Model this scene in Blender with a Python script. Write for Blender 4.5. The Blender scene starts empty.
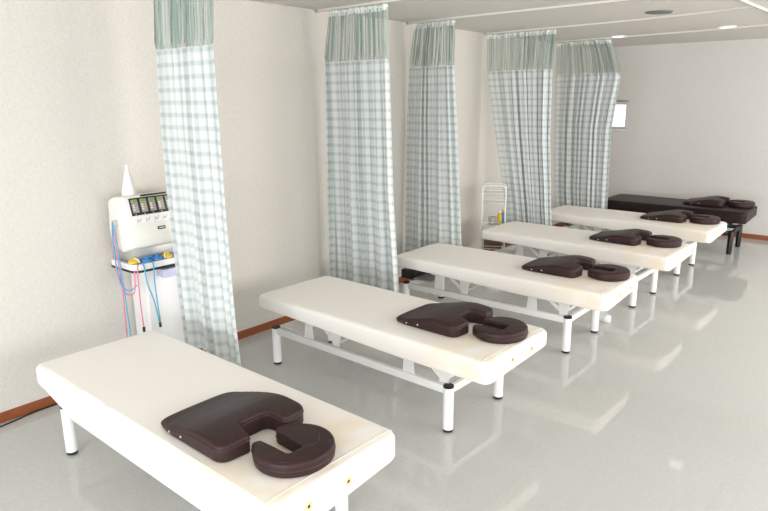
import bpy, bmesh, math, random
from mathutils import Vector, Matrix, noise
random.seed(7)
PI = math.pi
COL = bpy.context.scene.collection
SC = bpy.context.scene

# ------------------------------------------------------------------ materials
def mat(name, color, rough=0.5, spec=0.5, metal=0.0, bump=None, mottle=None, sheen=0.0, coat=0.0, trans=None):
    m = bpy.data.materials.new(name); m.use_nodes = True
    nt = m.node_tree; b = nt.nodes['Principled BSDF']
    b.inputs['Base Color'].default_value = (*color, 1)
    b.inputs['Roughness'].default_value = rough
    b.inputs['Specular IOR Level'].default_value = spec
    b.inputs['Metallic'].default_value = metal
    b.inputs['Coat Weight'].default_value = coat
    tc = nt.nodes.new('ShaderNodeTexCoord')
    if mottle:
        sc, amt = mottle
        n = nt.nodes.new('ShaderNodeTexNoise'); n.inputs['Scale'].default_value = sc; n.inputs['Detail'].default_value = 4
        nt.links.new(tc.outputs['Object'], n.inputs['Vector'])
        r = nt.nodes.new('ShaderNodeMixRGB'); r.blend_type = 'MIX'
        r.inputs['Color1'].default_value = (*[c*(1-amt) for c in color], 1)
        r.inputs['Color2'].default_value = (*[min(1, c*(1+amt)) for c in color], 1)
        nt.links.new(n.outputs['Fac'], r.inputs['Fac']); nt.links.new(r.outputs['Color'], b.inputs['Base Color'])
    if bump:
        sc, st, dist = bump
        n = nt.nodes.new('ShaderNodeTexNoise'); n.inputs['Scale'].default_value = sc; n.inputs['Detail'].default_value = 3
        nt.links.new(tc.outputs['Object'], n.inputs['Vector'])
        bp = nt.nodes.new('ShaderNodeBump'); bp.inputs['Strength'].default_value = st; bp.inputs['Distance'].default_value = dist
        nt.links.new(n.outputs['Fac'], bp.inputs['Height']); nt.links.new(bp.outputs['Normal'], b.inputs['Normal'])
    return m

def wallpaper(name, color):
    m = mat(name, color, rough=0.85, spec=0.25)
    nt = m.node_tree; b = nt.nodes['Principled BSDF']; tc = nt.nodes.new('ShaderNodeTexCoord')
    mp = nt.nodes.new('ShaderNodeMapping'); mp.inputs['Scale'].default_value = (1, 1, 0.25)
    nt.links.new(tc.outputs['Object'], mp.inputs['Vector'])
    n = nt.nodes.new('ShaderNodeTexNoise'); n.inputs['Scale'].default_value = 130; n.inputs['Detail'].default_value = 3
    nt.links.new(mp.outputs['Vector'], n.inputs['Vector'])
    mp2 = nt.nodes.new('ShaderNodeMapping'); mp2.inputs['Scale'].default_value = (0.25, 0.25, 1)
    nt.links.new(tc.outputs['Object'], mp2.inputs['Vector'])
    n2 = nt.nodes.new('ShaderNodeTexNoise'); n2.inputs['Scale'].default_value = 130; n2.inputs['Detail'].default_value = 3
    nt.links.new(mp2.outputs['Vector'], n2.inputs['Vector'])
    ad = nt.nodes.new('ShaderNodeMath'); ad.operation = 'ADD'
    nt.links.new(n.outputs['Fac'], ad.inputs[0]); nt.links.new(n2.outputs['Fac'], ad.inputs[1])
    bp = nt.nodes.new('ShaderNodeBump'); bp.inputs['Strength'].default_value = 0.35; bp.inputs['Distance'].default_value = 0.004
    nt.links.new(ad.outputs[0], bp.inputs['Height']); nt.links.new(bp.outputs['Normal'], b.inputs['Normal'])
    mr = nt.nodes.new('ShaderNodeMapRange'); mr.inputs['From Min'].default_value = 0.7; mr.inputs['From Max'].default_value = 1.3
    nt.links.new(ad.outputs[0], mr.inputs['Value'])
    mx = nt.nodes.new('ShaderNodeMixRGB')
    mx.inputs['Color1'].default_value = (*[c*0.93 for c in color], 1); mx.inputs['Color2'].default_value = (*[min(1, c*1.05) for c in color], 1)
    nt.links.new(mr.outputs['Result'], mx.inputs['Fac']); nt.links.new(mx.outputs['Color'], b.inputs['Base Color'])
    return m

M = {}
M['wall'] = wallpaper('cream_wallpaper', (0.66, 0.63, 0.585))
M['wall_far'] = wallpaper('grey_wallpaper', (0.64, 0.62, 0.595))
M['ceiling'] = mat('ceiling_paint', (0.63, 0.605, 0.57), 0.9, 0.2, bump=(220, 0.2, 0.003))
M['wood'] = mat('baseboard_wood', (0.26, 0.072, 0.020), 0.45, 0.5, mottle=(18, 0.25))
M['vinyl'] = mat('mattress_vinyl', (0.92, 0.885, 0.845), 0.5, 0.35, bump=(14, 0.15, 0.01))
def stains(m):
    """yellowed patches where heads and hands rest, at the room end of the cover"""
    nt = m.node_tree; b = nt.nodes['Principled BSDF']; tc = nt.nodes.new('ShaderNodeTexCoord')
    sp = nt.nodes.new('ShaderNodeSeparateXYZ'); nt.links.new(tc.outputs['Object'], sp.inputs[0])
    r = nt.nodes.new('ShaderNodeMapRange'); r.interpolation_type = 'SMOOTHSTEP'; r.inputs['From Min'].default_value = 0.35; r.inputs['From Max'].default_value = 0.85
    nt.links.new(sp.outputs['X'], r.inputs['Value'])
    n = nt.nodes.new('ShaderNodeTexNoise'); n.inputs['Scale'].default_value = 4.5; n.inputs['Detail'].default_value = 3; nt.links.new(tc.outputs['Object'], n.inputs['Vector'])
    k = nt.nodes.new('ShaderNodeMapRange'); k.inputs['From Min'].default_value = 0.38; k.inputs['From Max'].default_value = 0.68; nt.links.new(n.outputs['Fac'], k.inputs['Value'])
    u = nt.nodes.new('ShaderNodeMath'); u.operation = 'MULTIPLY'; nt.links.new(r.outputs['Result'], u.inputs[0]); nt.links.new(k.outputs['Result'], u.inputs[1])
    x = nt.nodes.new('ShaderNodeMixRGB'); x.inputs['Color1'].default_value = b.inputs['Base Color'].default_value; x.inputs['Color2'].default_value = (0.88, 0.77, 0.60, 1)
    nt.links.new(u.outputs[0], x.inputs['Fac']); nt.links.new(x.outputs['Color'], b.inputs['Base Color'])
stains(M['vinyl'])
M['vinyl_seam'] = mat('mattress_seam', (0.70, 0.64, 0.56), 0.55, 0.3)
M['vinyl_black'] = mat('mattress_dark_vinyl', (0.020, 0.012, 0.011), 0.42, 0.2, bump=(14, 0.15, 0.01))
M['leather'] = mat('brown_leather', (0.036, 0.0175, 0.017), 0.42, 0.22, bump=(60, 0.12, 0.004))
M['leather_seam'] = mat('brown_piping', (0.03, 0.017, 0.016), 0.45, 0.5)
M['stud'] = mat('pale_stud', (0.75, 0.66, 0.60), 0.3, 0.5, metal=0.3)
M['steel_white'] = mat('white_enamel', (0.84, 0.84, 0.84), 0.3, 0.5)
M['steel_black'] = mat('black_enamel', (0.009, 0.009, 0.009), 0.35, 0.3)
M['plate_grey'] = mat('grey_plate', (0.5, 0.5, 0.5), 0.35, 0.5, metal=0.3)
M['rubber'] = mat('black_rubber', (0.012, 0.012, 0.012), 0.5, 0.4)
M['brass'] = mat('grommet_brass', (0.72, 0.58, 0.36), 0.45, 0.4)
M['rail'] = mat('rail_cream', (0.76, 0.73, 0.67), 0.4, 0.5)
M['rail_dark'] = mat('rail_slot', (0.12, 0.11, 0.10), 0.6, 0.3)
M['tape'] = mat('header_tape', (0.80, 0.84, 0.81), 0.8, 0.2)
M['plastic'] = mat('cream_plastic', (0.80, 0.79, 0.74), 0.4, 0.5)
M['white_plastic'] = mat('white_plastic', (0.86, 0.86, 0.86), 0.35, 0.5)
M['black_plastic'] = mat('black_plastic', (0.015, 0.015, 0.016), 0.35, 0.5)
M['panel_grey'] = mat('panel_grey', (0.33, 0.34, 0.33), 0.4, 0.4)
M['knob_green'] = mat('knob_green', (0.26, 0.34, 0.04), 0.4, 0.5)
M['orange'] = mat('orange_button', (0.85, 0.30, 0.10), 0.4, 0.5)
M['icon'] = mat('icon_grey', (0.15, 0.16, 0.17), 0.6, 0.3)
M['blue'] = mat('blue_rubber', (0.045, 0.22, 0.55), 0.45, 0.5)
M['blue_cord'] = mat('blue_cord', (0.08, 0.38, 0.62), 0.45, 0.5)
M['pink_cord'] = mat('pink_cord', (0.78, 0.22, 0.34), 0.45, 0.5)
M['yellow'] = mat('yellow_rubber', (0.72, 0.50, 0.03), 0.45, 0.5)
M['lavender'] = mat('lavender_plastic', (0.60, 0.60, 0.78), 0.4, 0.5)
M['brown_box'] = mat('brown_card', (0.17, 0.11, 0.07), 0.8, 0.2)
M['vent_grey'] = mat('grille_grey', (0.17, 0.17, 0.17), 0.6, 0.3)
M['frame'] = mat('window_aluminium', (0.50, 0.54, 0.58), 0.4, 0.5)
M['cable'] = mat('black_cable', (0.01, 0.01, 0.01), 0.5, 0.4)

def emission(name, color, s):
    m = bpy.data.materials.new(name); m.use_nodes = True; nt = m.node_tree; nt.nodes.clear()
    e = nt.nodes.new('ShaderNodeEmission'); e.inputs[0].default_value = (*color, 1); e.inputs[1].default_value = s
    o = nt.nodes.new('ShaderNodeOutputMaterial'); nt.links.new(e.outputs[0], o.inputs[0]); return m
M['lamp'] = emission('lamp_glow', (1, 0.97, 0.92), 2.2)

def glass_mat():
    m = bpy.data.materials.new('window_glass'); m.use_nodes = True; nt = m.node_tree; nt.nodes.clear()
    t = nt.nodes.new('ShaderNodeBsdfTransparent'); g = nt.nodes.new('ShaderNodeBsdfGlossy'); g.inputs['Roughness'].default_value = 0.02
    f = nt.nodes.new('ShaderNodeFresnel'); f.inputs[0].default_value = 1.45
    x = nt.nodes.new('ShaderNodeMixShader'); o = nt.nodes.new('ShaderNodeOutputMaterial')
    nt.links.new(f.outputs[0], x.inputs[0]); nt.links.new(t.outputs[0], x.inputs[1]); nt.links.new(g.outputs[0], x.inputs[2]); nt.links.new(x.outputs[0], o.inputs[0])
    return m
M['glass'] = glass_mat()

def floor_mat():
    m = mat('grey_vinyl_floor', (0.47, 0.475, 0.45), 0.06, 0.7)
    nt = m.node_tree; b = nt.nodes['Principled BSDF']; tc = nt.nodes.new('ShaderNodeTexCoord')
    n = nt.nodes.new('ShaderNodeTexNoise'); n.inputs['Scale'].default_value = 45; n.inputs['Detail'].default_value = 6; n.inputs['Roughness'].default_value = 0.75
    nt.links.new(tc.outputs['Object'], n.inputs['Vector'])
    cr = nt.nodes.new('ShaderNodeValToRGB')
    cr.color_ramp.elements[0].position = 0.30; cr.color_ramp.elements[0].color = (0.50, 0.51, 0.498, 1)
    cr.color_ramp.elements[1].position = 0.70; cr.color_ramp.elements[1].color = (0.58, 0.585, 0.568, 1)
    nt.links.new(n.outputs['Fac'], cr.inputs['Fac'])
    # thin tile joints
    br = nt.nodes.new('ShaderNodeTexBrick'); br.offset = 0.0
    br.inputs['Scale'].default_value = 1.0; br.inputs['Brick Width'].default_value = 0.9; br.inputs['Row Height'].default_value = 0.9
    br.inputs['Mortar Size'].default_value = 0.0018; br.inputs['Mortar Smooth'].default_value = 0.3
    br.inputs['Color1'].default_value = (1, 1, 1, 1); br.inputs['Color2'].default_value = (0.97, 0.97, 0.97, 1); br.inputs['Mortar'].default_value = (0.92, 0.92, 0.92, 1)
    nt.links.new(tc.outputs['Object'], br.inputs['Vector'])
    mu = nt.nodes.new('ShaderNodeMixRGB'); mu.blend_type = 'MULTIPLY'; mu.inputs['Fac'].default_value = 1
    nt.links.new(cr.outputs['Color'], mu.inputs['Color1']); nt.links.new(br.outputs['Color'], mu.inputs['Color2'])
    nt.links.new(mu.outputs['Color'], b.inputs['Base Color'])
    n2 = nt.nodes.new('ShaderNodeTexNoise'); n2.inputs['Scale'].default_value = 5; n2.inputs['Detail'].default_value = 2
    nt.links.new(tc.outputs['Object'], n2.inputs['Vector'])
    bp = nt.nodes.new('ShaderNodeBump'); bp.inputs['Strength'].default_value = 0.06; bp.inputs['Distance'].default_value = 0.02
    nt.links.new(n2.outputs['Fac'], bp.inputs['Height']); nt.links.new(bp.outputs['Normal'], b.inputs['Normal'])
    return m
M['floor'] = floor_mat()

def cloth_mat():
    m = bpy.data.materials.new('checked_cloth'); m.use_nodes = True; nt = m.node_tree
    b = nt.nodes['Principled BSDF']; o = nt.nodes['Material Output']
    uv = nt.nodes.new('ShaderNodeUVMap'); uv.uv_map = 'UVMap'
    sp = nt.nodes.new('ShaderNodeSeparateXYZ'); nt.links.new(uv.outputs['UV'], sp.inputs[0])
    def band(sock, period, width, shift):
        a = nt.nodes.new('ShaderNodeMath'); a.operation = 'MULTIPLY_ADD'; a.inputs[1].default_value = 1/period; a.inputs[2].default_value = shift
        nt.links.new(sock, a.inputs[0])
        f = nt.nodes.new('ShaderNodeMath'); f.operation = 'PINGPONG'; f.inputs[1].default_value = 0.5
        nt.links.new(a.outputs[0], f.inputs[0])
        r = nt.nodes.new('ShaderNodeMapRange'); r.inputs['From Min'].default_value = width/period/2 - 0.07; r.inputs['From Max'].default_value = width/period/2 + 0.07
        r.inputs['To Min'].default_value = 1; r.inputs['To Max'].default_value = 0
        nt.links.new(f.outputs[0], r.inputs['Value']); return r.outputs['Result']
    h = band(sp.outputs['Y'], CHECK, CHECK*0.36, 0.3); v = band(sp.outputs['X'], CHECK, CHECK*0.40, 0.0)
    h2 = band(sp.outputs['Y'], CHECK*0.5, CHECK*0.05, 0.1); v2 = band(sp.outputs['X'], CHECK*0.5, CHECK*0.05, 0.1)
    ad = nt.nodes.new('ShaderNodeMath'); ad.operation = 'ADD'; nt.links.new(h, ad.inputs[0]); nt.links.new(v, ad.inputs[1])
    ad2 = nt.nodes.new('ShaderNodeMath'); ad2.operation = 'MULTIPLY_ADD'; ad2.inputs[1].default_value = 0.0; nt.links.new(h2, ad2.inputs[0]); nt.links.new(ad.outputs[0], ad2.inputs[2])
    mr = nt.nodes.new('ShaderNodeMapRange'); mr.inputs['From Max'].default_value = 2.0
    nt.links.new(ad2.outputs[0], mr.inputs['Value'])
    mx = nt.nodes.new('ShaderNodeValToRGB')
    e = mx.color_ramp.elements
    e[0].position = 0; e[0].color = (0.765, 0.785, 0.775, 1)
    e[1].position = 1; e[1].color = (0.47, 0.53, 0.54, 1)
    k = e.new(0.5); k.color = (0.625, 0.67, 0.67, 1)
    nt.links.new(mr.outputs['Result'], mx.inputs['Fac']); nt.links.new(mx.outputs['Color'], b.inputs['Base Color'])
    b.inputs['Roughness'].default_value = 0.9; b.inputs['Specular IOR Level'].default_value = 0.15
    tl = nt.nodes.new('ShaderNodeBsdfTranslucent'); nt.links.new(mx.outputs['Color'], tl.inputs['Color'])
    ms = nt.nodes.new('ShaderNodeMixShader'); ms.inputs[0].default_value = 0.12
    nt.links.new(b.outputs[0], ms.inputs[1]); nt.links.new(tl.outputs[0], ms.inputs[2]); nt.links.new(ms.outputs[0], o.inputs[0])
    return m
CHECK = 0.073
M['cloth'] = cloth_mat()

def net_mat():
    m = bpy.data.materials.new('mint_net'); m.use_nodes = True; nt = m.node_tree
    b = nt.nodes['Principled BSDF']; o = nt.nodes['Material Output']
    b.inputs['Base Color'].default_value = (0.37, 0.44, 0.405, 1); b.inputs['Roughness'].default_value = 0.8; b.inputs['Specular IOR Level'].default_value = 0.2
    uv = nt.nodes.new('ShaderNodeUVMap'); uv.uv_map = 'UVMap'
    sp = nt.nodes.new('ShaderNodeSeparateXYZ'); nt.links.new(uv.outputs['UV'], sp.inputs[0])
    def saw(sock, period):
        a = nt.nodes.new('ShaderNodeMath'); a.operation = 'MULTIPLY'; a.inputs[1].default_value = 1/period; nt.links.new(sock, a.inputs[0])
        f = nt.nodes.new('ShaderNodeMath'); f.operation = 'PINGPONG'; f.inputs[1].default_value = 0.5; nt.links.new(a.outputs[0], f.inputs[0]); return f.outputs[0]
    def thr(s, t):
        g = nt.nodes.new('ShaderNodeMath'); g.operation = 'GREATER_THAN'; g.inputs[1].default_value = t; nt.links.new(s, g.inputs[0]); return g.outputs[0]
    hole = nt.nodes.new('ShaderNodeMath'); hole.operation = 'MULTIPLY'
    nt.links.new(thr(saw(sp.outputs['X'], 0.018), 0.23), hole.inputs[0]); nt.links.new(thr(saw(sp.outputs['Y'], 0.014), 0.13), hole.inputs[1])
    t = nt.nodes.new('ShaderNodeBsdfTransparent'); ms = nt.nodes.new('ShaderNodeMixShader')
    nt.links.new(hole.outputs[0], ms.inputs[0]); nt.links.new(b.outputs[0], ms.inputs[1]); nt.links.new(t.outputs[0], ms.inputs[2]); nt.links.new(ms.outputs[0], o.inputs[0])
    return m
M['net'] = net_mat()

# ------------------------------------------------------------------ helpers
def link(name, bm, m, parent=None, smooth=True, angle=0.7):
    me = bpy.data.meshes.new(name)
    bmesh.ops.recalc_face_normals(bm, faces=bm.faces)
    if smooth:
        for f in bm.faces: f.smooth = True
        for e in bm.edges:
            if len(e.link_faces) == 2 and e.calc_face_angle(0) > angle: e.smooth = False
    bm.to_mesh(me); bm.free()
    me.materials.append(M[m] if isinstance(m, str) else m)
    o = bpy.data.objects.new(name, me); COL.objects.link(o)
    if parent: o.parent = parent
    return o

def tag(o, label=None, cat=None, group=None, kind=None):
    if label: o['label'] = label
    if cat: o['category'] = cat
    if group: o['group'] = group
    if kind: o['kind'] = kind
    return o

def empty(name, loc, rz=0.0, label=None, cat=None, group=None):
    o = bpy.data.objects.new(name, None); o.empty_display_size = 0.1
    COL.objects.link(o); o.location = loc; o.rotation_euler = (0, 0, rz)
    return tag(o, label, cat, group)

def copy_tree(o, parent=None):
    c = o.copy(); COL.objects.link(c)
    if parent: c.parent = parent
    for ch in list(o.children): copy_tree(ch, c)
    return c

def box(bm, x0, x1, y0, y1, z0, z1, bev=0.0, seg=2, mtx=None):
    t = bmesh.new(); bmesh.ops.create_cube(t, size=1)
    for v in t.verts: v.co = Vector((x0+(v.co.x+.5)*(x1-x0), y0+(v.co.y+.5)*(y1-y0), z0+(v.co.z+.5)*(z1-z0)))
    if bev > 0: bmesh.ops.bevel(t, geom=list(t.edges), offset=bev, segments=seg, affect='EDGES', profile=0.5)
    merge(bm, t, mtx)

def merge(bm, t, mtx=None):
    if mtx is not None: bmesh.ops.transform(t, matrix=mtx, verts=t.verts)
    vm = {v: bm.verts.new(v.co) for v in t.verts}
    for f in t.faces:
        try: bm.faces.new([vm[v] for v in f.verts])
        except ValueError: pass
    t.free()

def tube(bm, pts, r, n=10, cap=True):
    pts = [Vector(p) for p in pts]; rings = []; up = None
    for i, p in enumerate(pts):
        a = pts[max(0, i-1)]; b = pts[min(len(pts)-1, i+1)]
        d = (b-a).normalized()
        if up is None: up = d.orthogonal().normalized()
        else: up = (up - d*up.dot(d)).normalized()
        s = d.cross(up); rr = r[i] if isinstance(r, (list, tuple)) else r
        rings.append([bm.verts.new(p + (up*math.cos(2*PI*k/n)+s*math.sin(2*PI*k/n))*rr) for k in range(n)])
    for A, B in zip(rings, rings[1:]):
        for k in range(n): bm.faces.new((A[k], A[(k+1) % n], B[(k+1) % n], B[k]))
    if cap: bm.faces.new(rings[0][::-1]); bm.faces.new(rings[-1])

def loop_tube(bm, pts, r, n=8):
    pts = [Vector(p) for p in pts]; N = len(pts); rings = []
    for i, p in enumerate(pts):
        d = (pts[(i+1) % N]-pts[i-1]).normalized(); s = d.cross(Vector((0, 0, 1))).normalized(); u = s.cross(d)
        rings.append([bm.verts.new(p+(s*math.cos(2*PI*k/n)+u*math.sin(2*PI*k/n))*r) for k in range(n)])
    for i in range(N):
        A, B = rings[i], rings[(i+1) % N]
        for k in range(n): bm.faces.new((A[k], A[(k+1) % n], B[(k+1) % n], B[k]))

def lathe(bm, prof, n=24, cx=0, cy=0, mtx=None):
    t = bmesh.new(); rings = []
    for r, z in prof:
        rings.append([t.verts.new((cx+r*math.cos(2*PI*k/n), cy+r*math.sin(2*PI*k/n), z)) for k in range(n)])
    for A, B in zip(rings, rings[1:]):
        for k in range(n): t.faces.new((A[k], A[(k+1) % n], B[(k+1) % n], B[k]))
    t.faces.new(rings[0][::-1]); t.faces.new(rings[-1]); merge(bm, t, mtx)

def prism(bm, poly, axis, a, b, bev=0.0, seg=2, mtx=None):
    """poly in the two other axes, extruded along axis from a to b"""
    def P(u, v, w): return {'x': (w, u, v), 'y': (u, w, v), 'z': (u, v, w)}[axis]
    t = bmesh.new()
    A = [t.verts.new(P(u, v, a)) for u, v in poly]; B = [t.verts.new(P(u, v, b)) for u, v in poly]
    n = len(poly); t.faces.new(A); t.faces.new(B[::-1])
    for k in range(n): t.faces.new((A[k], B[k], B[(k+1) % n], A[(k+1) % n]))
    bmesh.ops.recalc_face_normals(t, faces=t.faces)
    if bev: bmesh.ops.bevel(t, geom=list(t.edges), offset=bev, segments=seg, affect='EDGES', profile=0.5)
    merge(bm, t, mtx)

def fillet(corners, seg=6):
    """corners: list of (x, y, radius) -> dense rounded outline (counter-clockwise)"""
    out = []; n = len(corners)
    for i in range(n):
        P = Vector(corners[i][:2]); r = corners[i][2]
        A = (Vector(corners[i-1][:2])-P); B = (Vector(corners[(i+1) % n][:2])-P)
        if r <= 1e-6: out.append(tuple(P)); continue
        a, b = A.normalized(), B.normalized(); ang = a.angle(b)
        d = r/math.tan(ang/2); p0 = P+a*d; p1 = P+b*d
        c = P+(a+b).normalized()*(r/math.sin(ang/2))
        a0 = math.atan2(*(p0-c).yx); a1 = math.atan2(*(p1-c).yx)
        da = (a1-a0+PI) % (2*PI)-PI
        for k in range(seg+1):
            t = a0+da*k/seg; out.append((c.x+r*math.cos(t), c.y+r*math.sin(t)))
    return out

def resample(poly, step):
    out = []; n = len(poly)
    for i in range(n):
        A = Vector(poly[i]); B = Vector(poly[(i+1) % n]); L = (B-A).length
        k = max(1, int(L/step+0.5)) if L > step else 1
        for j in range(k): out.append(tuple(A.lerp(B, j/k)))
    # drop near duplicates
    res = []
    for p in out:
        if not res or (Vector(p)-Vector(res[-1])).length > 1e-4: res.append(p)
    if (Vector(res[0])-Vector(res[-1])).length < 1e-4: res.pop()
    return res

def inset(poly, d):
    n = len(poly); out = []
    for i in range(n):
        P = Vector(poly[i]); a = (P-Vector(poly[i-1])).normalized(); b = (Vector(poly[(i+1) % n])-P).normalized()
        na = Vector((-a.y, a.x)); nb = Vector((-b.y, b.x)); m = (na+nb)
        m = m/ max(0.35, (1+na.dot(nb))) if m.length > 1e-6 else na
        out.append(tuple(P+m*d))
    return out

CHECKS = []
def cushion(poly, hfun, rt, rb, seg=5, cuts=0.03, puff=0.0):
    """soft slab: outline poly (ccw), top height hfun(x,y), rounded top and bottom edges"""
    bm = bmesh.new(); poly = resample(poly, 0.02); n = len(poly); rings = []
    def ring(d, zf):
        q = inset(poly, d) if d > 0 else poly
        return [bm.verts.new((p[0], p[1], zf(p0))) for p, p0 in zip(q, poly)]
    for k in range(seg+1):
        a = PI/2*k/seg; d = rb*(1-math.sin(a)); z = rb*(1-math.cos(a))
        rings.append(ring(d, lambda p, z=z: z))
    for k in range(seg+1):
        a = PI/2*k/seg; d = rt*(1-math.cos(a))
        rings.append(ring(d, lambda p, a=a: hfun(*p)-rt*(1-math.sin(a))))
    for A, B in zip(rings, rings[1:]):
        for k in range(n): bm.faces.new((A[k], A[(k+1) % n], B[(k+1) % n], B[k]))
    bm.faces.new(rings[0][::-1])
    # the top is cut into a grid so that it can follow hfun
    t = bmesh.new(); bv = [t.verts.new(v.co) for v in rings[-1]]; t.faces.new(bv)
    t.normal_update(); bmesh.ops.triangulate(t, faces=list(t.faces), ngon_method='EAR_CLIP')
    xs = [v.co.x for v in t.verts]; ys = [v.co.y for v in t.verts]
    for ax, lo, hi in ((0, min(xs), max(xs)), (1, min(ys), max(ys))):
        k = int((hi-lo)/cuts)
        for j in range(1, k+1):
            co = [0, 0, 0]; no = [0, 0, 0]; co[ax] = lo+(hi-lo)*(j+0.013)/(k+1); no[ax] = 1
            bmesh.ops.bisect_plane(t, geom=list(t.verts)+list(t.edges)+list(t.faces), plane_co=co, plane_no=no, dist=1e-6)
    for v in t.verts:
        if not v.is_boundary: v.co.z = hfun(v.co.x, v.co.y)
    CHECKS.append(sum(f.calc_area() for f in t.faces))
    merge(bm, t); bmesh.ops.remove_doubles(bm, verts=bm.verts, dist=1e-5)
    bmesh.ops.triangulate(bm, faces=[f for f in bm.faces if len(f.verts) > 4])
    return bm

def new(): return bmesh.new()

# ------------------------------------------------------------------ the room
ZC = 2.6134; YB = 9.792; XR = 6.6; YF = -4.2
def struct(name, bm, m, parent=None, smooth=False):
    o = link(name, bm, m, parent, smooth)
    if parent is None: o['kind'] = 'structure'
    return o
b = new(); box(b, -0.12, XR+0.12, YF-0.12, YB+0.12, -0.08, 0); struct('floor', b, 'floor')
b = new(); box(b, -0.12, XR+0.12, YF-0.12, YB+0.12, ZC, ZC+0.1); struct('ceiling', b, 'ceiling')
b = new(); box(b, -0.12, 0, YF-0.12, YB+0.12, 0, ZC); struct('wall_left', b, 'wall')
def holed(bm, horiz, fixed, thick, a0, a1, holes):
    """wall with rectangular openings; runs along horiz axis"""
    def bx(u0, u1, z0, z1):
        if horiz == 'x': box(bm, u0, u1, fixed, fixed+thick, z0, z1)
        else: box(bm, fixed, fixed+thick, u0, u1, z0, z1)
    u = a0
    for (h0, h1, z0, z1) in holes:
        bx(u, h0, 0, ZC); bx(h0, h1, 0, z0); bx(h0, h1, z1, ZC); u = h1
    bx(u, a1, 0, ZC)
WIN = (0.14, 0.575, 1.425, 1.80)
b = new(); holed(b, 'x', YB, 0.12, 0, XR, [WIN]); struct('wall_back', b, 'wall_far')
FW = [(1.6, 3.8, 0.05, 2.1), (4.1, 6.3, 0.05, 2.1)]
RW = [(-1.4, 1.8, 0.5, 2.3), (2.6, 5.6, 0.8, 2.3), (6.3, 9.0, 0.8, 2.3)]
b = new(); holed(b, 'x', YF-0.12, 0.12, 0, XR, FW); struct('wall_front', b, 'wall')
b = new(); holed(b, 'y', XR, 0.12, YF, YB, RW); struct('wall_right', b, 'wall')

b = new(); prism(b, [(0, 0), (0.010, 0), (0.010, 0.058), (0.006, 0.064), (0, 0.064)], 'y', YF, YB-0.010); struct('baseboard_left', b, 'wood')
b = new(); box(b, 0, XR, YB-0.010, YB, 0, 0.064, 0.002, 1); struct('baseboard_back', b, 'wood')

# small window in the back wall
x0, x1, z0, z1 = WIN
w = empty('window_1', ((x0+x1)/2, YB, z0)); w['kind'] = 'structure'
def wl(bm): bmesh.ops.translate(bm, verts=bm.verts, vec=(-(x0+x1)/2, -YB, -z0)); return bm
b = new()
box(b, x0, x0+0.022, YB+0.02, YB+0.06, z0, z1); box(b, x1-0.016, x1, YB+0.02, YB+0.06, z0, z1)
box(b, x0, x1, YB+0.02, YB+0.06, z1-0.016, z1); box(b, x0, x1, YB+0.015, YB+0.065, z0, z0+0.035)
link('window_frame', wl(b), 'frame', w, False)
b = new(); box(b, x0+0.01, x1-0.01, YB+0.038, YB+0.042, z0+0.02, z1-0.01); link('window_pane', wl(b), 'glass', w, False)
b = new(); box(b, x0-0.01, x1+0.01, YB-0.012, YB+0.02, z0-0.018, z0, 0.003, 1); link('window_sill', wl(b), 'white_plastic', w, False)
b = new(); box(b, x0-0.02, x1+0.025, YB-0.02, YB, z1+0.028, z1+0.042, 0.003, 1)
tag(link('blind_rail', b, 'vent_grey', None, False), 'thin dark blind rail above the small back wall window', 'rail')

# ------------------------------------------------------------------ ceiling fittings
def downlight(x, y, label):
    t = empty('ceiling_downlight', (x, y, ZC), 0, label, 'ceiling light', 'round ceiling downlights')
    b = new(); lathe(b, [(0.095, 0), (0.095, -0.004), (0.085, -0.010), (0.070, -0.010), (0.070, -0.002), (0.06, 0)], 28); link('trim_ring', b, 'white_plastic', t)
    b = new(); lathe(b, [(0.069, -0.006), (0.06, -0.0085), (0.03, -0.0095), (0.001, -0.0098)], 28); link('diffuser', b, 'lamp', t)
downlight(0.993, 8.116, 'small round white ceiling light above the farthest curtain')
downlight(2.25, 7.863, 'small round white ceiling light over the aisle near the back wall')
t = empty('ceiling_speaker', (2.1, 6.10, ZC), 0, 'flat grey round speaker grille in the ceiling', 'ceiling speaker')
b = new(); lathe(b, [(0.115, 0), (0.112, -0.008), (0.10, -0.012), (0.098, -0.008)], 28); link('rim', b, 'vent_grey', t)
b = new(); lathe(b, [(0.099, -0.007), (0.06, -0.011), (0.02, -0.013), (0.001, -0.013)], 28); link('grille', b, 'vent_grey', t)

def rail(path, label):
    p0 = Vector((*path[0], ZC)); t = empty('curtain_rail', p0, 0, label, 'curtain rail', 'curtain rails on the ceiling')
    P = [Vector((*p, 0))-Vector((*path[0], 0)) for p in path]
    def strip(w0, w1, za, zb):
        bm = new(); L = []
        for i, p in enumerate(P):
            d = (P[min(len(P)-1, i+1)]-P[max(0, i-1)]).normalized(); s = Vector((-d.y, d.x, 0))
            L.append([bm.verts.new(p+s*w+Vector((0, 0, z))) for w, z in ((w0, za), (w1, za), (w1, zb), (w0, zb))])
        for A, B in zip(L, L[1:]):
            for k in range(4): bm.faces.new((A[k], A[(k+1) % 4], B[(k+1) % 4], B[k]))
        bm.faces.new(L[0][::-1]); bm.faces.new(L[-1]); return bm
    link('track', strip(-0.011, 0.011, -0.018, 0), 'rail', t, False)
    link('track_slot', strip(-0.003, 0.003, -0.0185, -0.017), 'rail_dark', t, False)
    b = new(); d = (P[1]-P[0]).normalized(); a = math.atan2(d.y, d.x)
    box(b, 0.0, 0.02, -0.013, 0.013, -0.024, 0, 0.002, 1, Matrix.Rotation(a, 4, 'Z')); link('end_cap', b, 'plate_grey', t)
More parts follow.
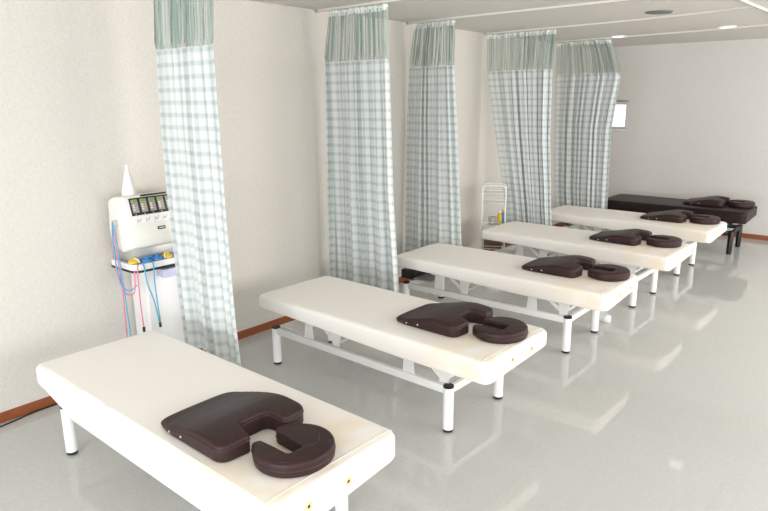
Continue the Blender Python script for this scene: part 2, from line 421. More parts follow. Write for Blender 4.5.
RAILS = [
    ([(0.003, 2.275), (0.7, 2.255), (2.72, 2.15)], 'ceiling curtain rail holding the nearest checked curtain'),
    ([(0.003, 3.99), (0.8, 3.972), (2.72, 3.85)], 'ceiling curtain rail holding the second checked curtain from the front'),
    ([(0.003, 5.225), (0.76, 5.165), (2.05, 5.133), (2.78, 5.07)], 'ceiling curtain rail holding the third checked curtain from the front'),
    ([(0.003, 6.66), (0.95, 6.60), (1.8, 6.50), (2.45, 6.36), (2.80, 6.22)], 'ceiling curtain rail holding the curtain beside the wire trolley'),
    ([(0.003, 8.27), (0.968, 8.181), (1.9, 8.06), (2.70, 7.89)], 'ceiling curtain rail holding the farthest checked curtain'),
]
for p, l in RAILS: rail(p, l)
rail([(2.76, 1.0), (2.815, 6.0), (2.835, 6.60), (2.88, 8.2)], 'long ceiling rail running along the aisle in the top right corner')

# ------------------------------------------------------------------ curtains
def interp(prof, z, k):
    for A, B in zip(prof, prof[1:]):
        if A[0] >= z >= B[0]:
            t = (A[0]-z)/(A[0]-B[0]); t2 = t*t*(3-2*t) if len(prof) > 3 else t
            return A[k]+(B[k]-A[k])*t
    return prof[0][k] if z > prof[0][0] else prof[-1][k]

def curtain(ypath, prof, zb, folds, seed, label, amp=0.052, lean=0.0, bunch=0.0, ratio=2.2, ymin_x=0.0):
    rnd = random.Random(seed)
    def yrail(x):
        for A, B in zip(ypath, ypath[1:]):
            if A[0] <= x <= B[0]: return A[1]+(B[1]-A[1])*(x-A[0])/(B[0]-A[0])
        return ypath[-1][1]
    xa = (prof[0][1]+prof[0][2])/2; ya = yrail(xa); ztop = ZC-0.03
    t = empty('checked_curtain', (xa, ya, zb), 0, label, 'curtain', 'checked cubicle curtains')
    ph = [rnd.uniform(0, 2*PI) for _ in range(8)]
    def warp(u): return u + 0.030*math.sin(2*PI*1.7*u+ph[0]) + 0.018*math.sin(2*PI*3.9*u+ph[1])
    def pos(u, z):
        xl, xr = interp(prof, z, 1), interp(prof, z, 2)
        uu = u**(1-bunch) if bunch else u
        x = xl+(xr-xl)*uu
        h = (ztop-z)/(ztop-zb)
        f = 2*PI*folds*warp(u)
        A = amp*(0.60+0.40*min(1, h*2.5))*(0.72+0.30*math.sin(2*PI*2.3*u+ph[2]+0.8*h)+0.18*math.sin(2*PI*5.3*u+ph[7]-0.6*h))
        yy = A*(0.95-1.9*abs(math.sin(f/2+0.18*math.sin(2.2*h+ph[3])))**0.85 + 0.22*math.sin(2*f+ph[4]+1.6*h)) + (0.011*math.sin(3.4*f+ph[5]+9*h) if z > 2.2 else 0) + 0.012*h*math.sin(5*u*PI+ph[5])
        xx = x+0.35*A*math.sin(2*f+ph[6])*0.6
        return Vector((max(0.012, xx), yrail(x)+yy-lean*h, z))
    N = folds*22
    us = [i/N for i in range(N+1)]
    pm = [pos(u, 1.2) for u in us]; arc = [0]
    for A, B in zip(pm, pm[1:]): arc.append(arc[-1]+(B-A).length*1.1)
    def sheet(zs, name, m, thick=0):
        bm = new(); uvl = bm.loops.layers.uv.new('UVMap'); G = []; UV = {}
        for z in zs:
            row = []
            for i, u in enumerate(us):
                v = bm.verts.new(pos(u, z)-Vector((xa, ya, zb))); UV[v] = (arc[i], z); row.append(v)
            G.append(row)
        for A, B in zip(G, G[1:]):
            for i in range(N):
                f = bm.faces.new((A[i], A[i+1], B[i+1], B[i]))
                for l in f.loops: l[uvl].uv = UV[l.vert]
        return link(name, bm, m, t, angle=3)
    ZN = 2.19
    sheet([ZN-0.005+(zb-ZN+0.005)*k/44 for k in range(45)], 'cloth_panel', 'cloth')
    sheet([ztop-0.02+(ZN-ztop+0.02)*k/10 for k in range(11)], 'net_panel', 'net')
    hd = sheet([ztop, ztop-0.02, ztop-0.042], 'header_tape', 'tape')
    sheet([zb+0.022, zb+0.001], 'bottom_hem', 'cloth').location.y = -0.0015
    for k in range(folds):
        u = (k+0.25)/folds; p = pos(min(1, u), ztop)-Vector((xa, ya, zb)); yc = yrail(p.x+xa)-ya
        bm = new(); zt = ZC-0.019-zb
        tube(bm, [(p.x, yc, zt-0.001), (p.x, yc, zt-0.006), (p.x, (p.y+yc)/2, zt-0.010), (p.x, p.y, zt-0.014), (p.x, p.y, zt-0.024)], 0.0025, 6)
        link('hook', bm, 'white_plastic', t)
    # gathered loops of white tape that stand up at the top of the header
    return t
curtain(RAILS[0][0], [(2.585, .40, 1.04), (2.167, .355, 1.01), (1.64, .35, 1.03), (1.2, .365, 1.04), (.6, .405, 1.065), (.3, .435, 1.095)], .31, 8, 1,
        'nearest checked curtain with net top, hanging beside the treatment machine', amp=0.047)
curtain(RAILS[1][0], [(2.585, .165, .79), (2.19, .11, .81), (1.69, .125, .83), (1.15, .118, .845), (.3, .115, .91)], .30, 9, 2,
        'second checked curtain from the front, hanging behind the bed with the visible white side rail')
curtain(RAILS[2][0], [(2.585, .10, .59), (2.19, .040, .60), (1.65, .022, .66), (1.2, .02, .70), (.5, .02, .765), (.3, .02, .78)], .28, 9, 3,
        'narrow checked curtain flaring towards the floor, third from the front', amp=0.045, lean=0.07)
curtain(RAILS[3][0], [(2.585, .07, .905), (2.19, .075, .89), (1.46, .225, .905), (.69, .375, .965), (.3, .43, 1.0)], .30, 10, 4,
        'checked curtain with wide sheer net top, hanging beside the white wire trolley', bunch=0.34)
curtain(RAILS[4][0], [(2.585, .15, .87), (2.45, .145, .94), (2.145, .15, 1.045), (1.82, .165, 1.00), (1.5, .18, .965), (.7, .22, .985), (.3, .28, .99)], .30, 10, 5,
        'farthest checked curtain, hanging in front of the small back wall window', bunch=0.34)

# ------------------------------------------------------------------ beds
ZR = 0.255   # underside of side rail
LX0, LX1, LYN, LYF = -0.893, 0.640, -0.243, 0.315
def leg(mt, root):
    b = new(); lathe(b, [(0.031, 0.018), (0.031, 0.283), (0.029, 0.286)], 20)
    lg = link('leg', b, mt, root)
    b = new(); lathe(b, [(0.024, 0), (0.029, 0.003), (0.029, 0.016), (0.027, 0.018)], 20); link('foot', b, 'rubber', lg)
    b = new(); lathe(b, [(0.0315, 0.278), (0.0315, 0.288), (0.027, 0.292), (0.010, 0.292)], 20); link('cap', b, 'rubber', lg)
    return lg
def bed(name, mt, seat, L, W, zt, loc, rz, label, extra=False, lx=(LX0, LX1), ly=(LYN, LYF), grom=True, grp='white treatment beds', big=False, sag=0.042):
    th = 0.128 if mt == 'steel_black' else 0.110 if big else 0.098; root = empty(name, (*loc, 0), math.radians(rz), label, 'treatment bed', grp)
    hx, hy = L/2, W/2; zb = zt-th
    out = fillet([(-hx, -hy, .045), (hx, -hy, .05), (hx, hy, .07), (-hx, hy, .055)], 6)
    hf = lambda x, y: th - 0.004*(abs(y)/hy)**4 - 0.003*(abs(x)/hx)**8
    mb = cushion(out, hf, 0.026, 0.012, 5, 0.08)
    for v in mb.verts:      # the loose cover hangs lower along the near side
        if v.co.z < th-0.03:
            k = min(1, (v.co.x+hx)/(0.40 if big else 1.5)); k = k*k*(3-2*k)
            v.co.z -= sag*k*max(0, min(1, 0.5-v.co.y/(2*hy)))*(1-v.co.z/(th-0.03))
    m = link('mattress', mb, seat, root, angle=1.2); m.location.z = zb
    if grom:
        b = new()
        for e in (1,):
            tube(b, [(hx-0.050, -hy+0.0, 0.02), (hx-0.050, -hy-0.0005, 0.06), (hx-0.052, -hy+0.006, th-0.012), (hx-0.052, -hy+0.03, th-0.003), (hx-0.052, 0, th-0.0008), (hx-0.052, hy-0.03, th-0.003), (hx-0.052, hy-0.006, th-0.012), (hx-0.050, hy+0.0005, 0.06), (hx-0.050, hy, 0.02)], 0.0018, 6)
        link('seam', b, 'vinyl_seam', m)
        for y in ((-0.175, 0.03) if big else (-0.10, 0.115)):
            b = new(); R = Matrix.Translation((hx-0.001, y, 0.040 if not big else 0.035)) @ Matrix.Rotation(PI/2, 4, 'Y')
            lathe(b, [(0.020, -0.004), (0.020, 0.002), (0.016, 0.0045), (0.008, 0.003), (0.007, 0.0)], 20, mtx=R)
            g = link('grommet', b, 'brass', m)
            b = new(); lathe(b, [(0.0068, -0.001), (0.0068, 0.0015), (0.005, 0.0018)], 14, mtx=R); link('grommet_hole', b, 'leather_seam', g)
    # legs, first wall side
    for x in lx:
        for y in ly:
            lg = leg(mt, root); lg.location = (x, y, 0)
    # lower frame
    for y in ly:
        s = 1 if y < 0 else -1
        b = new(); box(b, lx[0]+0.028, lx[1]-0.028, y-0.016, y+0.016, ZR-0.020, ZR+0.029, 0.005, 2); link('side_rail', b, mt, root)
    for x in lx:
        b = new(); box(b, x-0.016, x+0.016, ly[0]+0.028, ly[1]-0.028, ZR-0.018, ZR+0.027, 0.005, 2); link('cross_rail', b, mt, root)
    # upper frame under the cushion
    b = new(); y0, y1 = ly[0]+0.028, ly[1]-0.028
    for y in (y0, y1): box(b, -hx+0.16, hx-0.22, y-0.012, y+0.012, zb-0.026, zb-0.001, 0.003, 1)
    for x in (-hx+0.20, 0.0, hx-0.25): box(b, x-0.012, x+0.012, y0+.012, y1-.012, zb-0.026, zb-0.001, 0.003, 1)
    link('mattress_frame', b, mt, root)
    zu = zb-0.012
    for sx in (-0.545, 0.34):
        for y, s in ((ly[0], -1), (ly[1], 1)):
            b = new(); q = y-s*0.006
            prism(b, [(sx-0.046, ZR+0.022), (sx+0.046, ZR+0.022), (sx+0.030, zu+0.011), (sx-0.030, zu+0.011)], 'y', q-0.003, q+0.003, 0.001, 1); link('support_plate', b, mt, root)
            b = new(); q = y-s*0.014
            prism(b, [(sx+0.225, ZR+0.032), (sx+0.288, ZR+0.032), (sx+0.318, zu+0.011), (sx+0.205, zu+0.011)], 'y', q-0.003, q+0.003, 0.001, 1); link('lift_plate', b, mt, root)
            b = new(); q = y-s*0.020; x0, z0, x1, z1 = sx+0.06, zu+0.006, sx+0.25, ZR+0.045
            d = Vector((x1-x0, z1-z0)).normalized()*1.0; nx, nz = -d.y*0.014, d.x*0.014
            prism(b, [(x0+nx, z0+nz), (x0-nx, z0-nz), (x1-nx, z1-nz), (x1+nx, z1+nz)], 'y', q-0.003, q+0.003, 0.001, 1); link('link_arm', b, mt, root)
        b = new(); tube(b, [(sx+0.255, ly[0]+0.02, ZR+0.05), (sx+0.255, ly[1]-0.02, ZR+0.05)], 0.010, 10); link('torsion_bar', b, mt, root)
    # lifting actuator
    b = new(); tube(b, [(-0.10, 0.04, ZR+0.075), (0.30, 0.04, ZR+0.055)], 0.017, 12); box(b, -0.23, -0.10, 0.0, 0.08, ZR+0.03, ZR+0.11, 0.01, 2)
    tube(b, [(0.30, 0.04, ZR+0.055), (0.59, 0.04, ZR+0.05)], 0.010, 10); link('actuator', b, mt if mt == 'steel_black' else 'white_plastic', root)
    # end plate at the wall side
    b = new(); prism(b, [(-0.84, ly[0]+0.03), (-0.64, ly[0]+0.03), (-0.70, ly[0]+0.24), (-0.84, ly[0]+0.24)], 'z', ZR+(0.062 if extra else 0.029), ZR+(0.068 if extra else 0.035), 0.001, 1); link('bracket_plate', b, mt if mt == 'steel_black' else 'plate_grey' if extra else 'white_plastic', root)
    if extra:
        b = new(); box(b, -1.0, -0.85, ly[0]+0.06, ly[1]-0.12, ZR+0.04, ZR+0.125, 0.01, 2); link('motor_box', b, 'black_plastic', root)
    return root
Z = dict(zt=0.5477, z0=0.5256, z5=0.537)
BEDS = [
    ((1.5803, 1.562), -0.93, 1.94, .705, .5477, 'white padded treatment bed nearest the camera, in front of the treatment machine'),
    ((1.5179, 3.0992), -1.18, 1.93, .70, .5477, 'white padded treatment bed second from the camera, all of its white side rail in view'),
    ((1.5342, 4.6368), 0.44, 1.93, .70, .5477, 'white padded treatment bed with a black box under its wall end, third from the camera'),
    ((1.5501, 6.0625), -0.76, 1.93, .70, .5477, 'white padded treatment bed in front of the wire trolley'),
    ((1.5377, 7.4687), -0.65, 1.93, .70, .5477, 'farthest white padded treatment bed, next to the dark one'),
]
for i, (loc, rz, L, W, zt, lab) in enumerate(BEDS):
    bed('treatment_bed', 'steel_white', 'vinyl', L, W, zt, loc, rz, lab, extra=(i == 2), big=(i == 0), sag=(0.068 if i == 0 else 0.037))
bed('treatment_bed', 'steel_black', 'vinyl_black', 1.7613, .715, .556, (1.668, 8.838), 0.54, 'dark brown treatment bed with black legs along the back wall',
    lx=(-0.82, 0.715), ly=(-0.22, 0.285), grom=False, grp=None, big=True, sag=0.02)
for o in list(COL.objects):
    if o.name.startswith('treatment_bed') and 'group' in o and o['label'].startswith('dark'): del o['group']

# ------------------------------------------------------------------ cushions
def wedge_h(x):
    # thin towards the wall, thick towards the notch
    pts = [(0.0, 0.034), (0.06, 0.039), (0.14, 0.055), (0.22, 0.075), (0.285, 0.088), (0.33, 0.091), (0.40, 0.088), (0.47, 0.080)]
    x = max(0, min(0.47, x))
    for A, B in zip(pts, pts[1:]):
        if x <= B[0]: return A[1]+(B[1]-A[1])*(x-A[0])/(B[0]-A[0])
    return pts[-1][1]
def chest(loc, rz, label):
    root = empty('chest_cushion', loc, rz, label, 'cushion', 'brown chest cushions')
    w = 0.224
    out = fillet([(0.0, -w+0.02, .04), (0.10, -w, .2), (0.465, -w, .05), (0.476, -0.088, .016), (0.375, -0.070, .03), (0.375, 0.070, .03), (0.476, 0.088, .016), (0.465, w, .06), (0.13, w, .15), (0.0, w-0.07, .09)], 7)
    body = link('body', cushion(out, lambda x, y: wedge_h(x)-0.010*(abs(y)/w)**3, 0.014, 0.010, 5, 0.025), 'leather', root, angle=1.2)
    b = new(); q = resample(out, 0.015)
    loop_tube(b, [(x, y, max(0.018, (wedge_h(x)-0.010*(abs(y)/w)**3)-0.022)) for x, y in inset(q, -0.0005)], 0.0022, 6)
    link('piping', b, 'leather_seam', body)
    b = new(); pts = [(0.318, -w+0.016), (0.318, -0.1), (0.318, 0), (0.318, 0.1), (0.318, w-0.016)]
    tube(b, [(x, y, wedge_h(x)-0.010*(abs(y)/w)**3-0.0005) for x, y in pts], 0.0016, 6); link('top_seam', b, 'leather_seam', body)
    for x in (0.110, 0.195):
        b = new(); yy = -w+0.0008 if x < 0.15 else -w
        lathe(b, [(0.0055, -0.002), (0.0055, 0.002), (0.003, 0.0035)], 12, mtx=Matrix.Translation((x, yy, wedge_h(x)*0.36)) @ Matrix.Rotation(PI/2, 4, 'X')); link('stud', b, 'stud', root)
    return root
def face(loc, rz, label):
    root = empty('face_cushion', loc, rz, label, 'cushion', 'brown face cushions')
    # horseshoe open towards -x; the far arm is the broad one
    out = [(0.142*math.cos(math.radians(d)), 0.150*math.sin(math.radians(d))) for d in range(-126, 127, 7)]
    S = 1.07
    tail = fillet([(*out[-1], 0), (-0.132, 0.088, .030), (-0.140, 0.012, .034), (0.045, 0.006, .010), (0.045, -0.066, .014), (-0.108, -0.066, .020), (-0.124, -0.098, .016), (*out[0], 0)], 6)
    out = [(x*S, y*S) for x, y in out[:-1]+tail[:-1]]
    hf = lambda x, y: 0.066-0.010*max(0, math.hypot(x, y)/0.145-0.55)
    body = link('body', cushion(out, hf, 0.014, 0.010, 5, 0.025), 'leather', root, angle=1.2)
    b = new(); q = resample(out, 0.012); loop_tube(b, [(x, y, 0.030) for x, y in inset(q, -0.0005)], 0.0024, 6); link('piping', b, 'leather_seam', body)
    b = new(); pts = [(-0.075, 0.100), (-0.03, 0.108), (0.036, 0.092), (0.066, 0.062), (0.072, 0.034), (0.060, 0.004)]
    tube(b, [(x*S, y*S, hf(x*S, y*S)+0.0002) for x, y in pts], 0.0016, 6); link('top_seam', b, 'leather_seam', body)
    return root
PADS = [(.152, -.070, .776, -.066, 0), (.164, .047, .793, .055, 0), (.152, .108, .793, .122, 0), (.122, .100, .757, .117, -2), (.140, .108, .772, .125, 0), (.098, .100, .728, .120, 0)]
BL = ['the nearest white bed', 'the second white bed from the camera', 'the third white bed from the camera', 'the white bed in front of the trolley', 'the farthest white bed', 'the dark bed by the back wall']
ALLB = [(bb[0], bb[1], bb[4]) for bb in BEDS]+[((1.668, 8.823), 0.54, .556)]
for (loc, rz, zt), (cx, cy, fx, fy, dr), nm in zip(ALLB, PADS, BL):
    R = Matrix.Translation((*loc, zt)) @ Matrix.Rotation(math.radians(rz), 4, 'Z')
    # mattress is barely crowned: rest on its top
    chest(R @ Vector((cx, cy, 0.0006)), math.radians(rz+dr), 'notched brown wedge cushion lying on '+nm)
    face(R @ Vector((fx, fy, 0.0006)), math.radians(rz), 'brown horseshoe face cushion on '+nm)

# ------------------------------------------------------------------ treatment machine
mach = empty('treatment_machine', (0.15, 2.21, -0.015), 0, 'cream electrotherapy machine on a white pedestal, half behind the nearest curtain', 'medical machine')
MY0, MY1 = 1.945-2.16, 2.40-2.16
def mx(bm): bmesh.ops.translate(bm, verts=bm.verts, vec=(-0.25, 0, 0)); return bm
FT, FB = Vector((0.365, 1.322)), Vector((0.445, 1.045))    # slanted front, top and bottom
b = new(); prism(b, [(.165, 1.285), (.235, 1.312), FT, FB, (.432, 1.000), (.30, .955), (.17, .985), (.150, 1.09)], 'y', MY0, MY1, 0.016, 3)
console = link('console', mx(b), 'plastic', mach, angle=0.9)
def onfront(u0, u1, t0, t1, lift, name, m, parent, bev=0.001):
    """plate on the slanted front: u along y from the machine's left, t down the slope (0..1)"""
    d = (FB-FT); n = Vector((-d.y, d.x)).normalized()
    if n.x < 0: n = -n
    a = FT+d*t0; c = FT+d*t1; b = new()
    prism(b, [tuple(a-n*0.004), tuple(a+n*lift), tuple(c+n*lift), tuple(c-n*0.004)], 'y', MY0+u0, MY0+u1, bev, 1)
    return link(name, mx(b), m, parent, False)
pan = onfront(.034, .415, .05, .44, .0025, 'control_panel', 'black_plastic', mach)
onfront(.12, .30, -.005, .035, .003, 'display_strip', 'black_plastic', pan)
for k in range(6):
    u = .045+k*.060
    onfront(u, u+.044, .085, .38, .0035, 'channel_plate', 'panel_grey', pan, 0.0005)
    d = FB-FT; p = FT+d*.125; n = Vector((-d.y, d.x)).normalized(); n = n if n.x > 0 else -n
    R = Matrix.Translation((p.x-0.25, MY0+u+.020, p.y)) @ Vector((0, 0, 1)).rotation_difference(Vector((n.x, 0, n.y))).to_matrix().to_4x4()
    b = new(); lathe(b, [(.0125, 0), (.0125, .007), (.010, .011), (.003, .0115)], 18, mtx=R); link('knob', b, 'knob_green', pan)
    onfront(u+.024, u+.036, .245, .29, .006, 'button', 'orange', pan, 0.0005)
    for j in range(3): onfront(u+.006, u+.018, .20+j*.05, .225+j*.05, .0042, 'level_mark', 'white_plastic', pan, 0)
    onfront(u+.010, u+.020, .405, .425, .0035, 'lamp_mark', 'orange', pan, 0)
strip = onfront(.038, .412, .46, .62, .0015, 'picture_strip', 'white_plastic', mach)
d = FB-FT; n = Vector((-d.y, d.x)).normalized(); n = n if n.x > 0 else -n
for k in range(6):       # small line figures printed under each channel
    b = new(); u = .056+k*.060
    def P(a, t): q = FT+d*t+n*.0016; return (q.x-0.25, MY0+u+a, q.y)
    tube(b, [P(0, .60), P(.010, .57), P(.022, .575), P(.030, .53), P(.034, .50)], .0012, 6); tube(b, [P(.010, .57), P(.004, .53), P(.012, .52)], .0012, 6)
    tube(b, [P(.024, .555), P(.014, .545)], .0012, 6); link('body_pictogram', b, 'icon', strip)
bad = onfront(.185, .240, .745, .815, .003, 'badge', 'black_plastic', mach, 0.002)
onfront(.193, .232, .77, .79, .0042, 'badge_lettering', 'white_plastic', bad, 0)
# side hook for the cords
b = new(); box(b, .245, .275, MY0-.028, MY0+.002, 1.125, 1.165, 0.006, 2); hook = link('cord_hook', mx(b), 'plate_grey', mach)
# neck, tray, column, base
b = new(); box(b, .15, .33, MY0+.05, MY1-.03, .87, .985, .008, 2); link('neck', mx(b), 'plate_grey', mach)
tray_out = fillet([(.11, MY0+.005, .02), (.415, MY0+.005, .055), (.415, MY1+.02, .055), (.11, MY1+.02, .02)], 6)
b = new(); prism(b, tray_out, 'z', .845, .885, .004, 2); tray = link('tray', mx(b), 'white_plastic', mach)
b = new(); prism(b, inset(tray_out, -.003), 'z', .832, .847, .002, 1); link('tray_band', mx(b), 'black_plastic', tray)
b = new(); prism(b, inset(tray_out, .014), 'z', .884, .8865, 0); link('tray_liner', mx(b), 'panel_grey', tray)
b = new(); box(b, .115, .32, MY0+.13, MY1, .075, .832, .012, 3); link('column', mx(b), 'white_plastic', mach)
b = new(); box(b, .13, .42, MY0+.02, MY1+.02, .07, .10, .012, 2); base = link('base', mx(b), 'white_plastic', mach)
for x in (.165, .385):
    for y in (MY0+.055, MY1-.015):
        b = new(); R = Matrix.Translation((x-.25, y-.012, .041)) @ Matrix.Rotation(-PI/2, 4, 'X'); lathe(b, [(.018, 0), (.026, .004), (.026, .020), (.018, .024)], 18, mtx=R)
        box(b, x-.25-.006, x-.25+.006, y-.018, y-.013, .035, .075); link('caster', b, 'rubber', base)
b = new(); box(b, .33, .43, MY0+.20, MY1+.02, .765, .820, .006, 2); link('drawer', mx(b), 'lavender', mach)
# cords
def smooth(pts, k=8):
    P = [Vector(p) for p in pts]; P = [P[0]]+P+[P[-1]]; out = []
    for i in range(1, len(P)-2):
        for j in range(k):
            t = j/k; a, b_, c, d_ = P[i-1], P[i], P[i+1], P[i+2]
            out.append(0.5*((2*b_)+(-a+c)*t+(2*a-5*b_+4*c-d_)*t*t+(-a+3*b_-3*c+d_)*t**3))
    out.append(P[-2]); return out
def cord(pts, m, label, r=.0042):
    b = new(); tube(b, [Vector((x-.25, y-2.16, z)) for x, y, z in smooth(pts)], r, 8)
    o = link('cord', b, m, mach); o['label'] = label
ys = 1.918
cord([(.258, ys, 1.155), (.252, ys-.006, 1.05), (.258, ys-.004, .86), (.300, ys, .74), (.37, ys+.01, .72), (.425, ys+.03, .76)], 'blue_cord', 'blue cord')
cord([(.250, ys+.002, 1.155), (.243, ys, 1.02), (.246, ys, .84), (.292, ys+.006, .71), (.37, ys+.012, .69), (.415, ys+.02, .73), (.425, ys+.025, .86)], 'pink_cord', 'pink cord')
cord([(.254, ys+.004, 1.15), (.262, ys+.004, .95), (.278, ys+.008, .70), (.272, ys+.010, .40), (.275, ys+.01, .15), (.29, ys+.02, .03)], 'pink_cord', 'pink cord')
cord([(.268, ys, 1.155), (.300, ys-.004, .95), (.322, ys-.002, .70), (.335, ys, .45), (.35, ys+.005, .15), (.36, ys+.02, .03)], 'blue_cord', 'blue cord')
cord([(.40, 1.985, .885), (.424, 1.965, .87), (.428, 1.96, .78), (.42, 1.965, .62), (.42, 1.97, .48)], 'pink_cord', 'pink cord')
cord([(.405, 2.01, .885), (.428, 2.01, .87), (.430, 2.02, .76), (.425, 2.06, .62), (.42, 2.085, .46)], 'blue_cord', 'blue cord')
cord([(.405, 2.075, .885), (.428, 2.075, .87), (.432, 2.07, .76), (.428, 2.078, .62), (.424, 2.09, .46)], 'blue_cord', 'blue cord')
for y in (1.97, 2.0875):
    b = new(); box(b, .414-.25, .428-.25, y-2.16-.008, y-2.16+.008, .44, .475, .003, 1); link('cord_plug', b, 'black_plastic', mach)
# suction cups lying on the tray
CUPS = [(.335, 1.995, 'yellow', 'yellow suction cup at the left corner of the machine tray'), (.368, 2.065, 'blue', 'blue suction cup at the tray front beside the yellow corner cup'),
        (.372, 2.140, 'blue', 'blue suction cup lying at the middle of the tray front'), (.295, 2.105, 'yellow', 'yellow suction cup behind the two blue cups on the tray'),
        (.362, 2.215, 'yellow', 'yellow suction cup just right of the front blue cups'), (.285, 2.185, 'yellow', 'yellow suction cup at the back of the tray, near the curtain'),
        (.300, 2.265, 'blue', 'blue suction cup on the tray nearest the curtain')]
for i, (x, y, c, lab) in enumerate(CUPS):
    t = empty('suction_cup', (x-.10, y+.05, .872), i*1.3, lab, 'electrode cup', 'suction cups on the machine tray')
    b = new(); lathe(b, [(.036, 0), (.038, .004), (.036, .012), (.026, .020), (.016, .024), (.014, .030), (.010, .034), (.003, .035)], 18); link('bell', b, c, t)
    b = new(); tube(b, smooth([(.010, 0, .028), (.022, 0, .030), (.034, 0.004, .027), (.042, .010, .016), (.046, .014, .0045)], 4), .0042, 8); link('lead', b, 'blue_cord' if c == 'blue' else 'white_plastic', t)
t = empty('paper_cone', (.175, 2.092, 1.301), 0, 'white cone bottle standing on top of the treatment machine', 'bottle')
b = new(); lathe(b, [(.046, 0), (.047, .006), (.043, .03), (.030, .09), (.015, .15), (.010, .172)], 28); link('body', b, 'white_plastic', t)
t.name = 'cone_bottle'
b = new(); lathe(b, [(.010, .172), (.011, .176), (.011, .188), (.007, .194), (.002, .195)], 18); link('nozzle', b, 'white_plastic', t)

# ------------------------------------------------------------------ wire trolley
ra = math.radians(28)
tr = empty('wire_trolley', (.285, 6.25, 0), ra, 'narrow white metal trolley of wire shelves standing against the wall', 'trolley')
TW, TD = .26, .20
for x in (0, TW):
    for y in (0, TD):
        b = new(); tube(b, [(x, y, .05), (x, y, .86)], .0075, 10); pst = link('post', b, 'steel_white', tr)
        b = new(); R = Matrix.Translation((x, y-.008, .025)) @ Matrix.Rotation(-PI/2, 4, 'X'); lathe(b, [(.02, 0), (.025, .003), (.025, .013), (.02, .016)], 16, mtx=R)
        box(b, x-.004, x+.004, y-.012, y-.008, .02, .055); link('caster', b, 'rubber', pst)
for y in (0, TD):
    b = new(); tube(b, smooth([(0, y, .85), (.004, y, .905), (.035, y, .93), (TW/2, y, .932), (TW-.035, y, .93), (TW-.004, y, .905), (TW, y, .85)], 5), .0085, 10); link('handle', b, 'steel_white', tr)
for z in (.845, .735, .475, .20):
    b = new(); box(b, 0, TW, 0, TD, z, z+.006, .002, 1)
    for a, c in (((0, 0), (TW, 0)), ((0, TD), (TW, TD)), ((0, 0), (0, TD)), ((TW, 0), (TW, TD))): tube(b, [(*a, z+.035), (*c, z+.035)], .004, 8)
    link('shelf', b, 'steel_white', tr)
TM = Matrix.Translation((.285, 6.25, 0)) @ Matrix.Rotation(ra, 4, 'Z')
t = empty('cup', TM @ Vector((.115, .07, .481)), 0, 'small grey-white cup on the middle shelf of the wire trolley', 'cup')
b = new(); lathe(b, [(.036, 0), (.040, .004), (.046, .085), (.043, .085), (.038, .01), (.001, .008)], 22); link('body', b, 'plate_grey', t)
b = new(); tube(b, smooth([(.040, 0, .065), (.065, 0, .060), (.065, 0, .030), (.039, 0, .022)], 5), .005, 8); link('handle', b, 'plate_grey', t)
for k, (px, py, c, cc, lab) in enumerate([(.20, .06, 'yellow', 'white_plastic', 'yellow bottle on the trolley shelf, partly behind the right post'), (.235, .12, 'blue', 'yellow', 'blue bottle on the trolley shelf, half behind the curtain')]):
    t = empty('bottle', TM @ Vector((px, py, .481)), 0, lab, 'bottle')
    b = new(); lathe(b, [(.024, 0), (.027, .004), (.027, .10), (.020, .122), (.011, .130), (.011, .138)], 20); link('body', b, c, t)
    b = new(); lathe(b, [(.013, .138), (.013, .160), (.010, .164)], 16); link('cap', b, cc, t)
t = empty('carton', TM @ Vector((.13, .10, .206)), ra, 'brown carton on the lowest shelf of the wire trolley', 'box')
b = new(); box(b, -.10, .10, -.08, .08, 0, .07, .003, 1); link('body', b, 'brown_box', t)
b = new(); box(b, -.102, .102, -.082, .082, .055, .080, .003, 1); link('lid', b, 'brown_box', t)

# ------------------------------------------------------------------ small things on the floor
b = new(); tube(b, smooth([(.075, .85, .005), (.066, 1.10, .005), (.052, 1.25, .005), (.028, 1.38, .005), (.022, 1.52, .005), (.020, 1.75, .005), (.022, 1.95, .005), (.030, 2.05, .005)], 6), .0048, 8)
tag(link('power_cable', b, 'cable'), 'thin black cable lying on the floor along the brown baseboard', 'cable')
t = empty('floor_adapter', (2.16, 5.27, 0), 0.2, 'small white plastic box on the floor behind the third bed, near its leg', 'box')
b = new(); box(b, -.03, .03, -.025, .025, 0, .055, .008, 2); link('body', b, 'white_plastic', t)
b = new(); box(b, -.02, .02, -.016, .016, .054, .060, .003, 1); link('lid', b, 'white_plastic', t)

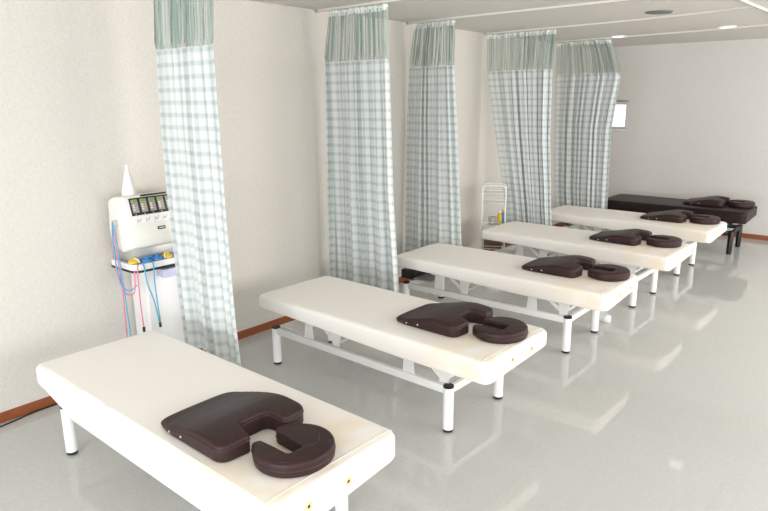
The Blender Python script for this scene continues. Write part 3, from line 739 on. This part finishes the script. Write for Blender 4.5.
# ------------------------------------------------------------------ light
def area(name, loc, rot, sx, sy, power, color=(1, 1, 1)):
    l = bpy.data.lights.new(name, 'AREA'); l.shape = 'RECTANGLE'; l.size = sx; l.size_y = sy; l.energy = power; l.color = color
    o = bpy.data.objects.new(name, l); COL.objects.link(o); o.location = loc; o.rotation_euler = rot; return o
COOL = (0.93, 0.97, 1.0)
for k, (a, c, z0, z1) in enumerate(FW):
    area('front_window_daylight', ((a+c)/2, YF-0.06, (z0+z1)/2), (PI/2, 0, 0), c-a, z1-z0, (135, 155)[k], (0.93, 0.965, 1.0))
for k, (a, c, z0, z1) in enumerate(RW):
    area('right_window_daylight', (XR+0.06, (a+c)/2, (z0+z1)/2), (PI/2, 0, PI/2), c-a, z1-z0, (40, 85, 115)[k], (1.0, 0.97, 0.93))
w = bpy.data.worlds.new('World'); SC.world = w; w.use_nodes = True
bg = w.node_tree.nodes['Background']; bg.inputs[0].default_value = (0.90, 0.95, 1.0, 1); bg.inputs[1].default_value = 1.3

# ------------------------------------------------------------------ camera
cam = bpy.data.cameras.new('camera'); cam.sensor_width = 36; cam.lens = 640.85/768*36; cam.clip_start = 0.05
co = bpy.data.objects.new('camera', cam); COL.objects.link(co); SC.camera = co
ya, pi_, ro = math.radians(39.9194), math.radians(13.7297), math.radians(-0.3964)
F = Vector((-math.sin(ya)*math.cos(pi_), math.cos(ya)*math.cos(pi_), -math.sin(pi_))); Rt = Vector((math.cos(ya), math.sin(ya), 0)); U = Rt.cross(F)
R2 = Rt*math.cos(ro)+U*math.sin(ro); U2 = -Rt*math.sin(ro)+U*math.cos(ro)
mw = Matrix((R2, U2, -F)).transposed().to_4x4(); mw.translation = Vector((4.0538, 0, 1.8901)); co.matrix_world = mw
SC.view_settings.view_transform = 'Standard'; SC.view_settings.look = 'None'; SC.view_settings.gamma = 1; SC.view_settings.use_curve_mapping = False
SC.view_settings.exposure = 0.25
SC.cycles.use_denoising = True
SC.cycles.max_bounces = 10; SC.cycles.diffuse_bounces = 6; SC.cycles.transparent_max_bounces = 24
